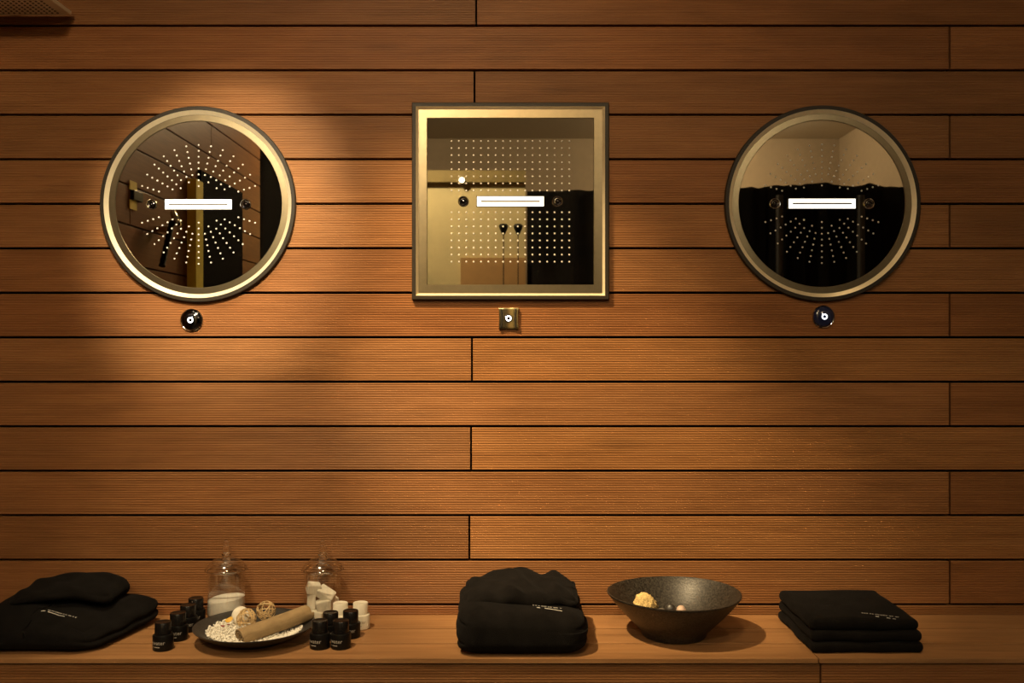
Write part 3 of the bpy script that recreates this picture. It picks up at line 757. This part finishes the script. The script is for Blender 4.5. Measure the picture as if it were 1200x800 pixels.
colr, _ = cloth_part('collar_fold', rb, (-0.124, 0.124, -0.062, 0.125, 0.076, 0.106), (0.026, 0.028, 0.0145), (64, 48, 14), f_col)
o_ = Vector((0.024, -0.068, 0.15))
stitches(rb, tree, o_, Vector((0.985, 0, 0)), Vector((0, 1, 0)), [(a, b*1.0-0.006-a*0.25+0.012, c, d*1.0-0.006-c*0.25+0.012, w) for a, b, c, d, w in script_marks(0.060)], Vector((0, 0, -1)))
stitches(rb, tree, o_+Vector((0.008, -0.013, 0)), Vector((1, 0, 0)), Vector((0, 1, 0)), [(0, 0, 0.007, -0.002, 0.0007), (0.016, -0.003, 0.052, -0.014, 0.0006)], Vector((0, 0, -1)))

# left robe
LX, LY = -0.985, -0.160
rl = empty('folded_bathrobe', (LX, LY, BZ)); tag(rl, 'folded black bathrobe at the far left end of the bench, cut by the picture edge', 'bathrobe', 'folded black bathrobes')
def f_lbody(p, u):
    c = p.copy(); z01 = p.z/0.074
    slope = 0.5+0.5*u.y
    if u.z > 0.02: c.z *= 0.90+0.16*u.y
    c.z += 0.006*z01*nz(p.x, p.y, 0, 9, 14)
    c.z -= 0.020*z01*max(0, u.x-0.62)/0.38
    c.x -= 0.022*z01**2*(u.x > 0.5)*(1-0.6*u.y)
    c.x += 0.058*u.y*(u.x > 0.5)*(u.x-0.5)*2
    c.y += 0.018*z01**2*(1-u.y)+0.005*nz(p.x, p.y, p.z, 10, 13)
    lay = abs(math.sin(PI*(z01*2.0+0.1)))**0.5
    c.x += (u.x > 0.5)*abs(2*u.x-1)**4*0.010*(lay-0.7)
    # diagonal drape creases on the front
    c.z += 0.003*z01*math.sin(70*(p.x*0.8+p.y)+1.5*nz(p.x, p.y, 0, 8, 15))*(0.3+0.7*u.x)
    return c
lbody, ltree = cloth_part('folded_body', rl, (-0.155, 0.130, -0.134, 0.130, 0.0, 0.074), (0.05, 0.05, 0.030), (64, 48, 36), f_lbody)
def f_lcol(p, u):
    c = p.copy(); s = 2*u.x-1
    c.z += 0.010*math.exp(-((p.x-0.02)/0.07)**2)-0.008*abs(s)**3+0.004*nz(p.x, p.y, p.z, 16, 9)
    c.z += 0.012*u.y*u.z
    c.z += u.z*0.0025*math.sin(p.x*70+p.y*80)
    c.y += -0.012+0.034*max(0, s)**2*(1-u.y)-0.004*nz(p.x, 0, p.z, 14, 10)+0.010*(1-u.y)*max(0, -s)
    c.x += 0.006*nz(p.x, p.y, p.z, 12, 11)
    return c
cloth_part('collar_fold', rl, (-0.105, 0.112, -0.020, 0.130, 0.070, 0.094), (0.02, 0.028, 0.0115), (64, 40, 12), f_lcol)
o_ = Vector((0.002, -0.054, 0.15))
stitches(rl, ltree, o_, Vector((1, 0, 0)), Vector((0, 1, 0)), [(a, b-a*0.16, c, d-c*0.16, w) for a, b, c, d, w in script_marks(0.068)], Vector((0, 0, -1)))
stitches(rl, ltree, o_+Vector((-0.012, -0.006, 0)), Vector((1, 0, 0)), Vector((0, 1, 0)), [(0, 0, 0.009, 0, 0.0008), (0.017, -0.006, 0.045, -0.017, 0.0008), (0.045, -0.017, 0.056, -0.015, 0.0006)], Vector((0, 0, -1)))

# folded towel, three layers
TX, TY = 0.7290, -0.157
ft = empty('folded_towel', (TX, TY, BZ)); tag(ft, 'flat folded black towel in three layers on the dim end of the bench', 'towel')
def layer(z0, z1, seed, wav, x0, x1, y0):
    def f(p, u):
        c = p.copy()
        sh = 1-0.10*(1-u.y)*0
        c.z += (wav*(1-u.y)**3*(0.6*math.sin(u.x*PI*1.1+1.2)*(u.z)))+0.0016*nz(p.x, p.y, 0, 14, seed)
        c.y += 0.004*nz(p.x, 0, 0, 16, seed+2)*(1-u.y); c.x += 0.004*nz(0, p.y, 0, 16, seed+4)*(abs(2*u.x-1))
        return c
    return cloth_part('folded_layer', ft, (x0, x1, y0, 0.122, z0, z1), (0.011, 0.011, (z1-z0)*0.47), (48, 48, 10), f)
layer(0.0, 0.0225, 21, 0.0, -0.117, 0.116, -0.124)
layer(0.0215, 0.0450, 22, 0.001, -0.114, 0.115, -0.122)
top, ttree = layer(0.0440, 0.0690, 23, 0.004, -0.116, 0.110, -0.118)
o_ = Vector((0.006, -0.074, 0.12))
stitches(ft, ttree, o_, Vector((1, 0, 0)), Vector((0, 1, 0)), [(a, b-a*0.35, c, d-c*0.35, w) for a, b, c, d, w in script_marks(0.066)], Vector((0, 0, -1)))
stitches(ft, ttree, o_+Vector((0.020, -0.024, 0)), Vector((1, 0, 0)), Vector((0, 1, 0)), [(0, 0, 0.006, -0.003, 0.0008), (0.020, -0.008, 0.027, -0.010, 0.0006), (0.031, -0.011, 0.037, -0.012, 0.0005)], Vector((0, 0, -1)))

# ------------------------------------------------------------------ what the mirrors show: the hall behind the camera
# black drape with soft pleats and an uneven top edge
def drape(x0, x1, zt0, label):
    t = empty('drape', (x0, -4.04, 0)); tag(t, label, 'drape', 'black drapes across the hall')
    bm = bmesh.new(); n = 200; Wd = x1-x0; a1 = []; a2 = []; b1 = []; b2 = []
    for i in range(n+1):
        x = Wd*i/n; y = 0.018*math.sin(x*26+2*nz(x, 0, 0, 2, 1)); zt = zt0+min(1, x)*(0.03*nz(x, 0, 0, 5, 2)+0.012*nz(x, 0, 0, 17, 3)+0.02*x)
        a1.append(bm.verts.new((x, y, 0))); a2.append(bm.verts.new((x, y, zt))); b1.append(bm.verts.new((x, y-0.006, 0))); b2.append(bm.verts.new((x, y-0.006, zt)))
    for i in range(n):
        bm.faces.new((a1[i], a1[i+1], a2[i+1], a2[i])); bm.faces.new((b1[i+1], b1[i], b2[i], b2[i+1])); bm.faces.new((a2[i], a2[i+1], b2[i+1], b2[i]))
    obj('drape_cloth', bm, M['black_cloth'], t, 180)
    return t
drape(-3.10, -1.06, 2.55, 'tall black drape added beside the cream wall to darken the left mirror')  # added so that this edge of the left mirror reflects black
t = drape(0.10, XR-0.01, 2.075, 'wide black drape with an uneven top edge, seen in the dim round mirror')
for x in (1.64, 2.17):
    bm = bmesh.new(); tube(bm, [(x, 0.055, 0), (x, 0.055, 2.04)], 0.024, 14); obj('drape_post', bm, plain('grey_post', (0.05, 0.045, 0.04), 0.5), t, 60)
slab('wall_booth', -1.05, 0.088, -4.12, -4.02, 0, 2.20, 'cream')
slab('trim_1', -1.05, 0.088, -4.02, -3.97, 2.125, 2.20, 'olive')
slab('trim_2', -0.335, 0.088, -4.02, -3.99, 0, 1.635, 'tanpanel')
def stand(x, label):
    t = empty('display_stand', (x, -3.60, 0)); tag(t, label, 'stand', 'slim stands before the cream wall')
    bm = bmesh.new(); lathe(bm, [(0, 0), (0.04, 0), (0.04, 0.012), (0.01, 0.020), (0, 0.020)], 32); obj('base', bm, M['black_plastic'], t, 40)
    bm = bmesh.new(); tube(bm, [(0, 0, 0.01), (0, 0, 1.76)], 0.0035, 8); obj('pole', bm, M['chrome'], t, 60)
    bm = bmesh.new(); lathe(bm, [(0, 1.735), (0.010, 1.745), (0.024, 1.775), (0.030, 1.795), (0.022, 1.806), (0, 1.808)], 24); obj('head', bm, M['black_plastic'], t, 60)
stand(-0.052, 'slim black-headed stand before the cream wall, the one further from the drape')
stand(0.037, 'slim black-headed stand before the cream wall, the one nearer the drape')
# on the left planked wall
t = empty('shower_column', (XL+0.02, -1.63, 0)); tag(t, 'slim pale yellow shower column against the left planked wall', 'shower column')
bm = bmesh.new(); box(bm, -0.019, 0.018, -0.045, 0.045, 0.0, 1.74, 0.002); obj('column_body', bm, M['yellow_tag'], t)
bm = bmesh.new(); tube(bm, [(0.015, 0, 1.25), (0.045, 0, 1.25)], 0.012, 12); obj('tap_knob', bm, M['chrome'], t, 60)
t = empty('dark_panel', (XL, -2.05, 0)); tag(t, 'tall matt black panel standing against the left planked wall', 'panel')
bm = bmesh.new(); box(bm, 0.001, 0.014, -0.28, 0.33, 0.02, 1.80, 0.001); obj('panel_board', bm, M['backing'], t)
bm = bmesh.new(); box(bm, 0.001, 0.03, -0.28, 0.33, 0.0, 0.02); obj('panel_foot', bm, M['chrome'], t)
t = empty('hand_shower', (XL, -1.26, 1.50)); tag(t, 'black ribbed hand shower clipped to the left planked wall', 'hand shower')
bm = bmesh.new(); tube(bm, [(0.0, 0, 0), (0.045, 0, 0)], 0.012, 12); obj('wall_clip', bm, M['chrome'], t, 60)
bm = bmesh.new(); n = 15; tube(bm, [(0.05, -0.02+0.10*i/n, 0.03-0.17*i/n) for i in range(n+1)], [0.012 if i % 2 else 0.010 for i in range(n+1)], 12); hs_ = obj('handle', bm, M['black_plastic'], t, 60)
bm = bmesh.new(); lathe(bm, [(0, -0.008), (0.030, -0.006), (0.034, 0.004), (0.028, 0.010), (0, 0.012)], 24); obj('spray_face', bm, M['chrome'], hs_, 50, (0.06, -0.03, 0.045), (0, R(70), 0))
t = empty('price_tag', (XL, -1.05, 1.59)); tag(t, 'pair of small yellow cards in a black holder on the left planked wall', 'card')
bm = bmesh.new(); box(bm, 0.001, 0.014, -0.05, 0.03, -0.016, 0.016, 0.001); obj('card_holder', bm, M['black_plastic'], t)
for z0 in (0.017, -0.049):
    bm = bmesh.new(); box(bm, 0.003, 0.006, -0.015, 0.045, z0, z0+0.030); obj('yellow_card', bm, M['yellow_tag'], t)
t = empty('fascia_lamp', (-0.325, -3.97, 2.135)); tag(t, 'small round lamp glowing on the olive fascia of the cream wall', 'lamp')
bm = bmesh.new(); lathe(bm, [(0, 0), (0.022, 0), (0.022, 0.014), (0.019, 0.016), (0.017, 0.010), (0, 0.010)], 24); obj('lamp_ring', bm, M['chrome'], t, 40, (0, 0, 0), (-PI/2, 0, 0))
bm = bmesh.new(); lathe(bm, [(0, 0.0105), (0.0165, 0.0105), (0.012, 0.015), (0, 0.017)], 24); obj('lens', bm, M['lamp_glow'], t, 60, (0, 0, 0), (-PI/2, 0, 0))
